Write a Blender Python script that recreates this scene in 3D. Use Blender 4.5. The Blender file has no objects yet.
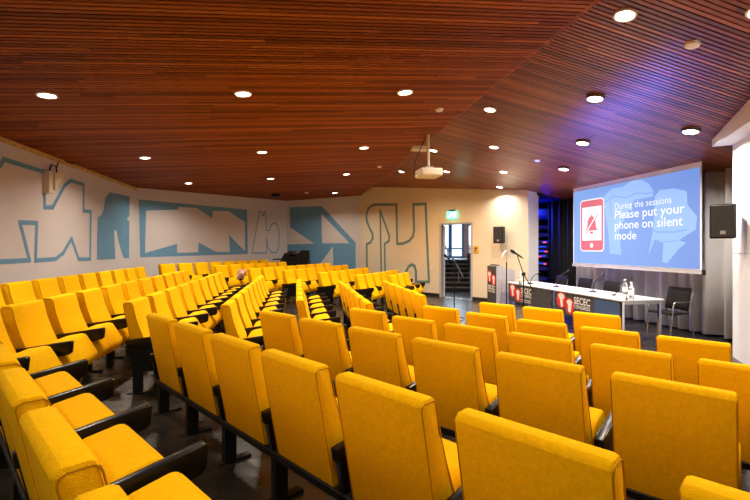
import bpy, bmesh, math, random
from mathutils import Vector, Matrix
random.seed(7)
scene = bpy.context.scene
COL = scene.collection
PI = math.pi
A = math.radians(10.5); CA, SA = math.cos(A), math.sin(A)
F = 425.0; CX, CY = 375.0, 248.0; EYE = 1.68      # eye height above the stage floor

# ------------------------------------------------------------------ survey helpers (world: +X to the stage, +Y along the screen)
def ray(x, y):
    X = (x-CX)/F; return Vector((CA*X+SA, -SA*X+CA, -(y-CY)/F))
EYEP = Vector((0, 0, EYE))
def at_depth(x, y, Z): return EYEP + ray(x, y)*Z
def at_u(x, y, u):
    r = ray(x, y); return EYEP + r*(u/r.x)
def on_plane(x, y, P, n):
    r = ray(x, y); return EYEP + r*((Vector(P)-EYEP).dot(n)/r.dot(n))
def on_wall(x, y, Aw, Bw):
    d = Vector((Bw[0]-Aw[0], Bw[1]-Aw[1], 0)); n = Vector((d.y, -d.x, 0)).normalized()
    return on_plane(x, y, (Aw[0], Aw[1], 0), n)
def lerp(a, b, t): return a+(b-a)*t

# ------------------------------------------------------------------ materials
MATS = {}
def mat(name, col, rough=0.6, metal=0.0, noise=0.0, nscale=8.0, bump=0.0, bscale=60.0, emit=None, estr=0.0, spec=0.5, sheen=0.0, stretch=None, trans=0.0, alpha=1.0):
    if name in MATS: return MATS[name]
    m = bpy.data.materials.new(name); m.use_nodes = True
    nt = m.node_tree; b = nt.nodes['Principled BSDF']
    b.inputs['Roughness'].default_value = rough; b.inputs['Metallic'].default_value = metal
    b.inputs['Specular IOR Level'].default_value = spec
    b.inputs['Sheen Weight'].default_value = sheen
    b.inputs['Transmission Weight'].default_value = trans
    b.inputs['Alpha'].default_value = alpha
    b.inputs['Base Color'].default_value = (*col, 1)
    tc = nt.nodes.new('ShaderNodeTexCoord'); src = tc.outputs['Object']
    if stretch:
        mp = nt.nodes.new('ShaderNodeMapping'); mp.inputs['Scale'].default_value = stretch
        nt.links.new(src, mp.inputs['Vector']); src = mp.outputs['Vector']
    if noise > 0:
        n = nt.nodes.new('ShaderNodeTexNoise'); n.inputs['Scale'].default_value = nscale; n.inputs['Detail'].default_value = 4
        nt.links.new(src, n.inputs['Vector'])
        r = nt.nodes.new('ShaderNodeValToRGB')
        r.color_ramp.elements[0].position = .3; r.color_ramp.elements[1].position = .7
        r.color_ramp.elements[0].color = (*[c*(1-noise) for c in col], 1)
        r.color_ramp.elements[1].color = (*[min(1, c*(1+noise)) for c in col], 1)
        nt.links.new(n.outputs['Fac'], r.inputs['Fac']); nt.links.new(r.outputs['Color'], b.inputs['Base Color'])
    if bump > 0:
        n2 = nt.nodes.new('ShaderNodeTexNoise'); n2.inputs['Scale'].default_value = bscale; n2.inputs['Detail'].default_value = 2
        nt.links.new(src, n2.inputs['Vector'])
        bp = nt.nodes.new('ShaderNodeBump'); bp.inputs['Strength'].default_value = bump; bp.inputs['Distance'].default_value = .01
        nt.links.new(n2.outputs['Fac'], bp.inputs['Height']); nt.links.new(bp.outputs['Normal'], b.inputs['Normal'])
    if emit:
        b.inputs['Emission Color'].default_value = (*emit, 1); b.inputs['Emission Strength'].default_value = estr
    MATS[name] = m; return m

M_YEL = mat('yellow_wool', (0.92, 0.485, 0.002), .9, noise=.07, nscale=45, bump=.35, bscale=260, spec=.06)
M_PIPE = mat('yellow_piping', (0.50, 0.22, 0.002), .8, spec=.15, noise=.05)
M_BLK = mat('black_laminate', (0.005, 0.0045, 0.004), .28, noise=.2, nscale=20, spec=.35)
M_BLKM = mat('black_metal', (0.006, 0.0055, 0.0055), .45, noise=.2, spec=.3)
M_WALL = mat('white_paint', (0.60, 0.57, 0.575), .75, noise=.02, nscale=3, bump=.05, bscale=150)
M_CREAM = mat('cream_paint', (0.74, 0.64, 0.47), .75, noise=.02, nscale=3, bump=.05, bscale=150)
M_SIDE = mat('white_panel_paint', (0.70, 0.70, 0.69), .6, noise=.015, nscale=3)
M_BLUE = mat('mural_blue', (0.12, 0.29, 0.46), .7, noise=.06, nscale=5)
M_TEAL = mat('mural_teal', (0.13, 0.24, 0.23), .7, noise=.05, nscale=5)
M_GOLD = mat('ochre_trim', (0.55, 0.36, 0.10), .6, noise=.25, nscale=12)
M_DARK = mat('dark_void', (0.006, 0.006, 0.007), .9, noise=.1)
M_BASEB = mat('dark_baseboard', (0.02, 0.018, 0.017), .5, noise=.1)
M_GREYW = mat('grey_frame_paint', (0.42, 0.42, 0.45), .5, noise=.04)
M_CHROME = mat('chrome', (0.75, 0.75, 0.76), .18, metal=1.0, noise=.02)
M_ALU = mat('brushed_aluminium', (0.55, 0.54, 0.54), .35, metal=.8, noise=.05, stretch=(1, 1, 30))
M_TOP = mat('white_tabletop', (0.60, 0.585, 0.57), .45, noise=.03, nscale=12)
M_PAPER = mat('white_paper', (0.85, 0.85, 0.85), .8, noise=.02)
M_BANN = mat('banner_grey', (0.055, 0.055, 0.065), .55, noise=.25, nscale=14)
M_BANGLOW = mat('banner_blue_glow', (0.05, 0.10, 0.22), .5, noise=.15, nscale=14)  # blue stage light on the banner, put into its colour
M_RED = mat('logo_red', (0.75, 0.035, 0.03), .5, noise=.03)
M_WHT = mat('print_white', (0.85, 0.83, 0.82), .5, noise=.02)
M_LECT = mat('lectern_grey', (0.40, 0.37, 0.37), .4, noise=.08, nscale=6)
M_CHAIRF = mat('charcoal_fabric', (0.014, 0.012, 0.011), .9, noise=.2, nscale=60, bump=.2, bscale=200, spec=.15)
M_CURT = mat('grey_curtain_cloth', (0.72, 0.71, 0.70), .85, noise=.08, nscale=3, stretch=(1, 1, .3))
M_CURTB = mat('black_curtain_cloth', (0.004, 0.004, 0.005), .95, noise=.2, nscale=6)
M_PROJ = mat('projector_white', (0.72, 0.66, 0.52), .45, noise=.02)
M_LAMP = mat('lamp_glow', (1, 1, 1), .5, emit=(1.0, .90, .74), estr=14, noise=.01)
M_RING = mat('lamp_ring_white', (0.75, 0.68, 0.58), .4, noise=.02)
M_RINGD = mat('lamp_ring_dark', (0.10, 0.075, 0.06), .35, noise=.05)
M_SCRW = mat('screen_white', (0.72, 0.72, 0.72), .7, noise=.01)
M_GLASSB = mat('clear_bottle', (0.92, 0.95, 0.97), .08, trans=.88, noise=.01)
M_SKIN = mat('crumpled_pink_cloth', (0.75, 0.45, 0.33), .8, noise=.25, nscale=30)
M_SGN = mat('yellow_sign', (0.72, 0.42, 0.04), .5, noise=.03)
M_EXIT = mat('exit_green', (0.05, 0.5, 0.3), .4, emit=(.12, 1.0, .62), estr=3.2, noise=.01)
M_EXITW = mat('exit_white', (0.9, 1, 0.95), .4, emit=(.85, 1.0, .92), estr=4.0, noise=.01)
M_BRICK = None

def brick_mat():
    m = bpy.data.materials.new('brick_masonry'); m.use_nodes = True; nt = m.node_tree; b = nt.nodes['Principled BSDF']
    t = nt.nodes.new('ShaderNodeTexBrick'); tc = nt.nodes.new('ShaderNodeTexCoord')
    mp = nt.nodes.new('ShaderNodeMapping'); mp.inputs['Rotation'].default_value = (PI/2, 0, 0)
    nt.links.new(tc.outputs['Object'], mp.inputs['Vector']); nt.links.new(mp.outputs['Vector'], t.inputs['Vector'])
    t.inputs['Scale'].default_value = 5; t.inputs['Color1'].default_value = (.42, .20, .15, 1); t.inputs['Color2'].default_value = (.33, .15, .12, 1)
    t.inputs['Mortar'].default_value = (.5, .45, .42, 1); nt.links.new(t.outputs['Color'], b.inputs['Base Color'])
    b.inputs['Roughness'].default_value = .85
    return m
M_BRICK = brick_mat()

def wood_mat(name, coat):
    m = bpy.data.materials.new(name); m.use_nodes = True; nt = m.node_tree; b = nt.nodes['Principled BSDF']
    tc = nt.nodes.new('ShaderNodeTexCoord'); sep = nt.nodes.new('ShaderNodeSeparateXYZ'); nt.links.new(tc.outputs['Object'], sep.inputs[0])
    def math_(op, a, v):
        n = nt.nodes.new('ShaderNodeMath'); n.operation = op; nt.links.new(a, n.inputs[0]); n.inputs[1].default_value = v; return n.outputs[0]
    row = math_('FLOOR', math_('DIVIDE', sep.outputs['Y'], PITCH), 0)
    # boards along a slat are about 3.2 m long, staggered row by row
    wn0 = nt.nodes.new('ShaderNodeTexWhiteNoise'); wn0.noise_dimensions = '1D'; nt.links.new(row, wn0.inputs['W'])
    add = nt.nodes.new('ShaderNodeMath'); add.operation = 'ADD'
    nt.links.new(math_('DIVIDE', sep.outputs['X'], 3.2), add.inputs[0]); nt.links.new(wn0.outputs['Value'], add.inputs[1])
    seg = math_('FLOOR', add.outputs[0], 0)
    cmb = nt.nodes.new('ShaderNodeCombineXYZ'); nt.links.new(row, cmb.inputs[0]); nt.links.new(seg, cmb.inputs[1])
    wn = nt.nodes.new('ShaderNodeTexWhiteNoise'); wn.noise_dimensions = '2D'; nt.links.new(cmb.outputs[0], wn.inputs['Vector'])
    r = nt.nodes.new('ShaderNodeValToRGB'); nt.links.new(wn.outputs['Value'], r.inputs['Fac'])
    e = r.color_ramp.elements
    e[0].position = 0; e[0].color = (.15, .030, .006, 1); e[1].position = 1; e[1].color = (.46, .130, .024, 1)
    x = e.new(.35); x.color = (.245, .053, .010, 1); x = e.new(.75); x.color = (.335, .083, .016, 1)
    mp = nt.nodes.new('ShaderNodeMapping'); mp.inputs['Scale'].default_value = (1.2, 40, 40); nt.links.new(tc.outputs['Object'], mp.inputs['Vector'])
    no = nt.nodes.new('ShaderNodeTexNoise'); no.inputs['Scale'].default_value = 2; no.inputs['Detail'].default_value = 4
    nt.links.new(mp.outputs['Vector'], no.inputs['Vector'])
    mx = nt.nodes.new('ShaderNodeMixRGB'); mx.blend_type = 'MULTIPLY'; mx.inputs['Fac'].default_value = .35
    nt.links.new(r.outputs['Color'], mx.inputs[1]); nt.links.new(no.outputs['Color'], mx.inputs[2])
    g = nt.nodes.new('ShaderNodeMixRGB'); g.blend_type = 'ADD'; g.inputs['Fac'].default_value = 0
    nt.links.new(mx.outputs[0], g.inputs[1]); nt.links.new(g.outputs[0], b.inputs['Base Color'])
    b.inputs['Roughness'].default_value = .5; b.inputs['Specular IOR Level'].default_value = .12; b.inputs['Coat Weight'].default_value = coat; b.inputs['Coat Roughness'].default_value = .33; b.inputs['Coat IOR'].default_value = 1.6
    return m
PITCH = 0.060
M_WOOD = wood_mat('cedar_slats', .0)
M_WOOD2 = wood_mat('varnished_cedar_slats', .8)

def floor_mat():
    m = bpy.data.materials.new('dark_polished_floor'); m.use_nodes = True; nt = m.node_tree; b = nt.nodes['Principled BSDF']
    tc = nt.nodes.new('ShaderNodeTexCoord')
    n = nt.nodes.new('ShaderNodeTexNoise'); n.inputs['Scale'].default_value = 1.6; n.inputs['Detail'].default_value = 8; n.inputs['Roughness'].default_value = .65
    nt.links.new(tc.outputs['Object'], n.inputs['Vector'])
    r = nt.nodes.new('ShaderNodeValToRGB'); r.color_ramp.elements[0].position = .35; r.color_ramp.elements[1].position = .75
    r.color_ramp.elements[0].color = (.010, .0085, .007, 1); r.color_ramp.elements[1].color = (.050, .043, .036, 1)
    nt.links.new(n.outputs['Fac'], r.inputs['Fac']); nt.links.new(r.outputs['Color'], b.inputs['Base Color'])
    n2 = nt.nodes.new('ShaderNodeTexNoise'); n2.inputs['Scale'].default_value = 7; n2.inputs['Detail'].default_value = 5
    nt.links.new(tc.outputs['Object'], n2.inputs['Vector'])
    r2 = nt.nodes.new('ShaderNodeMapRange'); r2.inputs['To Min'].default_value = .16; r2.inputs['To Max'].default_value = .42
    nt.links.new(n2.outputs['Fac'], r2.inputs['Value']); nt.links.new(r2.outputs['Result'], b.inputs['Roughness'])
    bp = nt.nodes.new('ShaderNodeBump'); bp.inputs['Strength'].default_value = .12; bp.inputs['Distance'].default_value = .02
    nt.links.new(n2.outputs['Fac'], bp.inputs['Height']); nt.links.new(bp.outputs['Normal'], b.inputs['Normal'])
    return m
M_FLOOR = floor_mat()

def emat(name, col, strength=1.0):
    m = bpy.data.materials.new(name); m.use_nodes = True; nt = m.node_tree
    b = nt.nodes['Principled BSDF']; b.inputs['Base Color'].default_value = (*[c*.06 for c in col], 1); b.inputs['Roughness'].default_value = .8
    b.inputs['Emission Color'].default_value = (*col, 1); b.inputs['Emission Strength'].default_value = strength
    return m

# ------------------------------------------------------------------ mesh helpers
def new_obj(name, bm, m, parent=None, smooth=False, loc=None):
    me = bpy.data.meshes.new(name)
    bmesh.ops.recalc_face_normals(bm, faces=bm.faces[:]) if bm.faces else None
    bm.to_mesh(me); bm.free()
    for mm in (m if isinstance(m, (list, tuple)) else [m]): me.materials.append(mm)
    if smooth:
        for p in me.polygons: p.use_smooth = True
        try: me.set_sharp_from_angle(angle=math.radians(42))
        except Exception: pass
    o = bpy.data.objects.new(name, me); COL.objects.link(o)
    if parent: o.parent = parent
    if loc is not None: o.location = loc
    return o
def tag(o, label, cat, group=None, kind=None):
    if label: o['label'] = label
    if cat: o['category'] = cat
    if group: o['group'] = group
    if kind: o['kind'] = kind
    return o
def thing(name, label, cat, loc=(0, 0, 0), rz=0.0, group=None):
    o = bpy.data.objects.new(name, None); COL.objects.link(o); o.empty_display_size = .1
    o.location = loc; o.rotation_euler = (0, 0, rz)
    return tag(o, label, cat, group)
def struct(o):
    o['kind'] = 'structure'; return o
def add_box(bm, lo, hi, M=None, mi=0):
    vs = [bm.verts.new((x, y, z)) for z in (lo[2], hi[2]) for y in (lo[1], hi[1]) for x in (lo[0], hi[0])]
    fs = [(0, 2, 3, 1), (4, 5, 7, 6), (0, 1, 5, 4), (2, 6, 7, 3), (0, 4, 6, 2), (1, 3, 7, 5)]
    out = []
    for f in fs:
        fc = bm.faces.new([vs[i] for i in f]); fc.material_index = mi; out.append(fc)
    if M is not None: bmesh.ops.transform(bm, matrix=M, verts=vs)
    return vs
def boxbm(lo, hi, bev=0.0, seg=2):
    bm = bmesh.new(); add_box(bm, lo, hi)
    if bev: bmesh.ops.bevel(bm, geom=bm.edges[:], offset=bev, segments=seg, affect='EDGES', profile=.5)
    return bm
def add_tube(bm, pts, r, n=8, caps=True):
    pts = [Vector(p) for p in pts]; rs = r if isinstance(r, (list, tuple)) else [r]*len(pts)
    rings = []; up = None
    for i, p in enumerate(pts):
        t = (pts[min(i+1, len(pts)-1)]-pts[max(i-1, 0)]).normalized()
        if up is None:
            up = Vector((0, 0, 1)) if abs(t.z) < .9 else Vector((1, 0, 0))
        a = t.cross(up).normalized(); b = a.cross(t).normalized(); up = b
        rings.append([bm.verts.new(p+(a*math.cos(2*PI*k/n)+b*math.sin(2*PI*k/n))*rs[i]) for k in range(n)])
    for i in range(len(rings)-1):
        for k in range(n):
            bm.faces.new((rings[i][k], rings[i][(k+1) % n], rings[i+1][(k+1) % n], rings[i+1][k]))
    if caps:
        bm.faces.new(rings[0][::-1]); bm.faces.new(rings[-1])
def tube(pts, r, n=8):
    bm = bmesh.new(); add_tube(bm, pts, r, n); return bm
def add_lathe(bm, prof, n=20, M=None):
    rings = []; new = []
    for r, z in prof:
        ring = [bm.verts.new((r*math.cos(2*PI*k/n), r*math.sin(2*PI*k/n), z)) for k in range(n)]
        rings.append(ring); new += ring
    for i in range(len(rings)-1):
        for k in range(n): bm.faces.new((rings[i][k], rings[i][(k+1) % n], rings[i+1][(k+1) % n], rings[i+1][k]))
    bm.faces.new(rings[0][::-1]); bm.faces.new(rings[-1])
    if M is not None: bmesh.ops.transform(bm, matrix=M, verts=new)
def add_prism(bm, prof, x0, x1):
    """closed profile in (y,z) swept along x"""
    a = [bm.verts.new((x0, y, z)) for y, z in prof]; b = [bm.verts.new((x1, y, z)) for y, z in prof]
    n = len(prof); bm.faces.new(a[::-1]); bm.faces.new(b)
    for i in range(n): bm.faces.new((a[i], a[(i+1) % n], b[(i+1) % n], b[i]))
def prism(prof, x0, x1, bev=0.0, seg=2, ang=35):
    bm = bmesh.new(); add_prism(bm, prof, x0, x1)
    bmesh.ops.recalc_face_normals(bm, faces=bm.faces[:])
    if bev:
        ed = [e for e in bm.edges if len(e.link_faces) == 2 and e.calc_face_angle(0) > math.radians(ang)]
        bmesh.ops.bevel(bm, geom=ed, offset=bev, segments=seg, affect='EDGES', profile=.5)
    return bm
def add_poly_slab(bm, outer, holes, frame, t=.004):
    """outer and holes as 2-D lists, frame = (origin, ex, ey, en)"""
    from mathutils.geometry import tessellate_polygon
    O, ex, ey, en = frame
    loops = [outer]+list(holes); flat = [p for l in loops for p in l]
    tris = tessellate_polygon([[Vector((p[0], p[1], 0)) for p in l] for l in loops])
    top = [bm.verts.new(O+ex*p[0]+ey*p[1]+en*t) for p in flat]
    for tr in tris:
        try: bm.faces.new([top[i] for i in tr])
        except ValueError: pass
def fix_up(bm, en):
    for f in bm.faces:
        f.normal_update()
        if f.normal.dot(en) < 0: f.normal_flip()
def stroke2d(pts, w, closed=False):
    """list of quads covering a polyline of width w"""
    out = []; n = len(pts)
    for i in range(n if closed else n-1):
        a = Vector(pts[i]); b = Vector(pts[(i+1) % n]); d = b-a
        if d.length < 1e-6: continue
        d.normalize(); nn = Vector((-d.y, d.x))*w/2; a2 = a-d*w*.45; b2 = b+d*w*.45
        out.append([a2+nn, b2+nn, b2-nn, a2-nn])
    return out
def flat_obj(name, m, parent, frame, fills=(), strokes=(), t=.004):
    bm = bmesh.new(); O, ex, ey, en = frame
    for f in fills: add_poly_slab(bm, f[0], f[1:], frame, t)
    k = 0
    for pts, w, cl in strokes:
        for q in stroke2d(pts, w, cl):
            k += 1
            bm.faces.new([bm.verts.new(O+ex*p[0]+ey*p[1]+en*(t+.00003*(k % 7))) for p in q])
    fix_up(bm, en)
    me = bpy.data.meshes.new(name); bm.to_mesh(me); bm.free(); me.materials.append(m)
    o = bpy.data.objects.new(name, me); COL.objects.link(o)
    if parent:
        o.parent = parent
    return o
def text_obj(name, s, size, m, parent, frame, pos, bold=0.0, width=None, shear=0.0, t=.004, align='LEFT'):
    cu = bpy.data.curves.new(name, 'FONT'); cu.body = s; cu.size = size; cu.offset = bold; cu.shear = shear; cu.align_x = align
    cu.resolution_u = 3
    tmp = bpy.data.objects.new(name+'_tmp', cu); COL.objects.link(tmp)
    dg = bpy.context.evaluated_depsgraph_get(); me = bpy.data.meshes.new_from_object(tmp.evaluated_get(dg))
    bpy.data.objects.remove(tmp); bpy.data.curves.remove(cu)
    xs = [v.co.x for v in me.vertices]; sx = 1.0
    if width: sx = width/(max(xs)-min(xs))
    O, ex, ey, en = frame
    for v in me.vertices:
        x, y = v.co.x*sx, v.co.y
        v.co = O+ex*(pos[0]+x)+ey*(pos[1]+y)+en*t
    me.materials.clear(); me.materials.append(m); me.name = name
    o = bpy.data.objects.new(name, me); COL.objects.link(o)
    if parent: o.parent = parent
    return o
def dup(root, loc, rz, label, group):
    r = root.copy(); COL.objects.link(r); r.location = loc; r.rotation_euler = (0, 0, rz); r['label'] = label; r['group'] = group
    for ch in list(root.children):
        c = ch.copy(); COL.objects.link(c); c.parent = r
        for g in list(ch.children):
            d = g.copy(); COL.objects.link(d); d.parent = c
    return r

# ------------------------------------------------------------------ the raked floor
NR = (math.cos(math.radians(36.5)), math.sin(math.radians(36.5)))
NF = (math.cos(math.radians(31.1)), -math.sin(math.radians(31.1)))
def interp(x, pts):
    if x <= pts[0][0]:
        (a, b), (c, d) = pts[0], pts[1]
    elif x >= pts[-1][0]: return pts[-1][1]
    else:
        for i in range(len(pts)-1):
            if pts[i][0] <= x <= pts[i+1][0]: (a, b), (c, d) = pts[i], pts[i+1]; break
    return b+(d-b)*(x-a)/(c-a)
def floor_z(u, v):
    r = interp(NR[0]*u+NR[1]*v, [(.35, .275), (4.4, 0.0), (9, 0)])
    m = interp(u, [(-3.5, .315), (2.4, 0.0), (9, 0)])
    f = interp(NF[0]*u+NF[1]*v, [(-8.2, .26), (-4.2, 0.0), (9, 0)])
    return max(0.0, r, m, f)

# ------------------------------------------------------------------ room shell
P1, P2, P3, P4, P5 = (-4.45, -1.9), (-4.42, 13.0), (-.377, 18.12), (2.575, 17.32), (6.63, 11.33)
P7, P8 = (6.63, 5.45), (2.575, -.54)
P9 = (-.2, -1.9)
def z1(u): return 3.838+.066*(u-2.58)
def z2(u): return 3.23+.21*(7.2-u)
FASC = 2.58

def wall_prism(name, pts_seq, m, out_n, parent=None):
    """pts_seq: list of quads [(u,v,z0,z1)a,(u,v,z0,z1)b]; thickness 0.08 along out_n"""
    bm = bmesh.new(); n = Vector((out_n[0], out_n[1], 0)).normalized()*.08
    for a, b in pts_seq:
        v = [Vector((a[0], a[1], a[2])), Vector((b[0], b[1], b[2])), Vector((b[0], b[1], b[3])), Vector((a[0], a[1], a[3]))]
        f = [bm.verts.new(p) for p in v]; g = [bm.verts.new(p+n) for p in v]
        bm.faces.new(f); bm.faces.new(g[::-1])
        for i in range(4): bm.faces.new((f[i], f[(i+1) % 4], g[(i+1) % 4], g[i]))
    return struct(new_obj(name, bm, m, parent))
def outn(a, b):   # outward normal, room polygon walked P1->P2->... is clockwise seen from above, outside on the left
    d = Vector((b[0]-a[0], b[1]-a[1])); return (-d.y, d.x)

W_LEFT = wall_prism('wall_left', [((*P1, -.1, z1(P1[0])+.1), (*P2, -.1, z1(P2[0])+.1))], M_WALL, outn(P1, P2))
W_FL = wall_prism('wall_far_left', [((*P2, -.1, z1(P2[0])+.1), (*P3, -.1, z1(P3[0])+.1))], M_WALL, outn(P2, P3))
W_FAR = wall_prism('wall_far', [((*P3, -.1, z1(P3[0])+.1), (*P4, -.1, z1(P4[0])+.4))], M_WALL, outn(P3, P4))
# door wall with its opening
DL = on_wall(441.6, 260, P4, P5); DR = on_wall(471.2, 260, P4, P5); DH = 2.47
def w4(t0, t1, za, zb=None):
    a = (lerp(P4[0], P5[0], t0), lerp(P4[1], P5[1], t0)); b = (lerp(P4[0], P5[0], t1), lerp(P4[1], P5[1], t1))
    return ((a[0], a[1], za, z2(a[0])+.05), (b[0], b[1], za, z2(b[0])+.05))
tL = (DL.x-P4[0])/(P5[0]-P4[0]); tR = (DR.x-P4[0])/(P5[0]-P4[0])
P6 = (6.95, 11.33)
W_DOOR = wall_prism('wall_far_right', [w4(0, tL, -.1), w4(tL, tR, DH), w4(tR, 1, -.1)], M_CREAM, outn(P4, P5))
W_RET = wall_prism('wall_return', [((P5[0], P5[1], -.1, z2(P5[0])+.05), (P6[0], P6[1], -.1, z2(P6[0])+.05))], M_SIDE, (0, 1))
W_RIGHT = wall_prism('wall_right', [((*P7, -.1, z2(P7[0])+.3), (*P8, -.1, z2(P8[0])+.3))], M_SIDE, outn(P7, P8))
W_BACK = wall_prism('wall_behind', [((*P8, -.1, 4.3), (*P9, -.1, 4.3)), ((*P9, -.1, 4.3), (*P1, -.1, 4.3))], M_WALL, (0, -1))
# stage-side walls behind the curtains
wall_prism('wall_stage', [((8.6, 4.9, -.1, 3.4), (8.6, 14.5, -.1, 3.4))], M_DARK, (1, 0))
wall_prism('wall_stage_far', [((7.3, 14.5, -.1, 3.4), (8.6, 14.5, -.1, 3.4))], M_DARK, (0, 1))
wall_prism('wall_stage_near', [((6.75, 5.45, -.1, 3.5), (8.6, 5.05, -.1, 3.5))], M_SIDE, (0, -1))
wall_prism('wall_stage_inner', [((6.95, 11.43, -.1, 3.4), (7.3, 14.5, -.1, 3.4))], M_DARK, (-1, 0))

# floor
def inside_shell(u, v):
    poly = [P1, P2, P3, P4, P5, P6, (8.6, 16.3), (8.7, 4.9), P7, P8, P9]
    return True
bm = bmesh.new(); N, st = {}, .3
us = [-4.5+st*i for i in range(45)]; vs_ = [-1.95+st*i for i in range(68)]
for i, u in enumerate(us):
    for j, v in enumerate(vs_): N[i, j] = bm.verts.new((u, v, floor_z(u, v)))
def in_poly(p, poly):
    c = False; n = len(poly)
    for i in range(n):
        a, b = poly[i], poly[(i+1) % n]
        if (a[1] > p[1]) != (b[1] > p[1]) and p[0] < (b[0]-a[0])*(p[1]-a[1])/(b[1]-a[1])+a[0]: c = not c
    return c
FP = [(-4.9, -2.3), (-4.9, 13.2), (-.5, 18.6), (2.8, 17.9), (3.2, 17.1), (8.9, 16.6), (8.9, 4.6), (7.0, 5.2), (2.8, -1.0), (-.2, -2.3)]
for i in range(len(us)-1):
    for j in range(len(vs_)-1):
        if in_poly((us[i]+.15, vs_[j]+.15), FP): bm.faces.new((N[i, j], N[i+1, j], N[i+1, j+1], N[i, j+1]))
for v in [v for v in bm.verts if not v.link_faces]: bm.verts.remove(v)
FLOOR = struct(new_obj('floor', bm, M_FLOOR, smooth=True))

# ceiling: slats on a dark backing
def u_lo(v):
    if v <= P2[1]: return -4.45
    return lerp(P2[0], P3[0], min(1, (v-P2[1])/(P3[1]-P2[1])))
def u_hi2(v):
    if v > P5[1]: return lerp(P5[0], P4[0], (v-P5[1])/(P4[1]-P5[1]))
    if v < P7[1]+.0: return lerp(P7[0], P8[0], (P7[1]-v)/(P7[1]-P8[1]))-.05
    return 7.85
SW, ST = PITCH*.70, .03
def slat(bm, v, ua, ub, zf):
    for_v = []
    for u in (ua, ub):
        for vv, dz in ((v, 0), (v+SW, 0), (v+SW, ST), (v, ST)): for_v.append(bm.verts.new((u, vv, zf(u)+dz)))
    a, b = for_v[:4], for_v[4:]
    bm.faces.new(a); bm.faces.new(b[::-1])
    for i in range(4): bm.faces.new((a[i], b[i], b[(i+1) % 4], a[(i+1) % 4]))
bm = bmesh.new(); v = math.ceil(-1.85/PITCH)*PITCH
while v < 18.05:
    if v > 17.32:
        # between the far corner and the far wall
        uh = lerp(P4[0], P3[0], (v-P4[1])/(P3[1]-P4[1]))
    else: uh = FASC
    ul = max(u_lo(v), u_lo(v+SW))
    if v < -.54: uh = min(uh, lerp(P8[0], P9[0], (P8[1]-v)/(P8[1]-P9[1])))
    if uh-ul > .1: slat(bm, v+.01, ul+.01, uh, z1)
    v += PITCH
CEIL = struct(new_obj('ceiling', bm, M_WOOD))
bm = bmesh.new()
for z_, zz in ((0, 0),):
    a = [(-4.5, -1.9), (FASC-.03, -1.9), (FASC-.03, 17.3), (-.3, 18.1), (-4.5, 13.0)]
    bm.faces.new([bm.verts.new((p[0], p[1], z1(p[0])+ST+.01)) for p in a])
struct(new_obj('ceiling_backing', bm, M_DARK, CEIL))
bm = bmesh.new(); v = math.ceil(-.5/PITCH)*PITCH
while v < 17.3:
    uh = min(u_hi2(v), u_hi2(v+SW))
    if uh-FASC > .08: slat(bm, v+.01, FASC-.02, uh-.01, z2)
    v += PITCH
CEIL2 = struct(new_obj('ceiling_stage', bm, M_WOOD2))
bm = bmesh.new()
a = [(FASC-.02, -.55), P7, (7.9, 5.2), (7.9, 11.33), P5, (FASC-.02, 17.3)]
bm.faces.new([bm.verts.new((p[0], p[1], z2(p[0])+ST+.01)) for p in a])
struct(new_obj('ceiling_stage_backing', bm, M_DARK, CEIL2))
bm = bmesh.new(); add_box(bm, (FASC-.02, -.6, z1(FASC)-.0), (FASC+.03, 17.3, z2(FASC)+.1))
struct(new_obj('trim_3', bm, M_WOOD))
bm = bmesh.new(); add_box(bm, (6.9, 11.3, 3.22), (8.6, 14.5, 3.3)); add_box(bm, (7.9, 4.9, 3.1), (8.6, 11.3, 3.2))
struct(new_obj('ceiling_backstage', bm, M_DARK))
# white bulkhead above the right wall
dW = Vector((P8[0]-P7[0], P8[1]-P7[1], 0)).normalized(); nW = Vector((-dW.y, dW.x, 0))
if nW.dot(Vector((0, 8, 0))-Vector((*P7, 0))) < 0: nW = -nW
bm = bmesh.new()
q0 = Vector((*P7, 0)); q1 = q0+dW*7.1
def bulk(p, s, z): return bm.verts.new((p.x+nW.x*s, p.y+nW.y*s, z))
zb = 3.27
A_ = [bulk(q0, 0, zb), bulk(q0, .26, zb), bulk(q0, .26, z2(q0.x)+.03), bulk(q0, 0, z2(q0.x)+.03)]
B_ = [bulk(q1, 0, zb), bulk(q1, .26, zb), bulk(q1, .26, z2(q1.x)+.03), bulk(q1, 0, z2(q1.x)+.03)]
bm.faces.new(A_); bm.faces.new(B_[::-1])
for i in range(4): bm.faces.new((A_[i], B_[i], B_[(i+1) % 4], A_[(i+1) % 4]))
struct(new_obj('trim_2', bm, M_SIDE))
# seam lines on the white wall
bm = bmesh.new()
def wallR(x, y): return on_wall(x, y, P7, P8)
zs = wallR(742, 253.5).z
p0 = q0+nW*.004
bm.faces.new([bm.verts.new(Vector((p.x, p.y, z))) for p, z in ((p0, zs-.006), (p0+dW*3, zs-.006), (p0+dW*3, zs+.006), (p0, zs+.006))])
struct(new_obj('trim_4', bm, M_GREYW, W_RIGHT))
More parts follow.
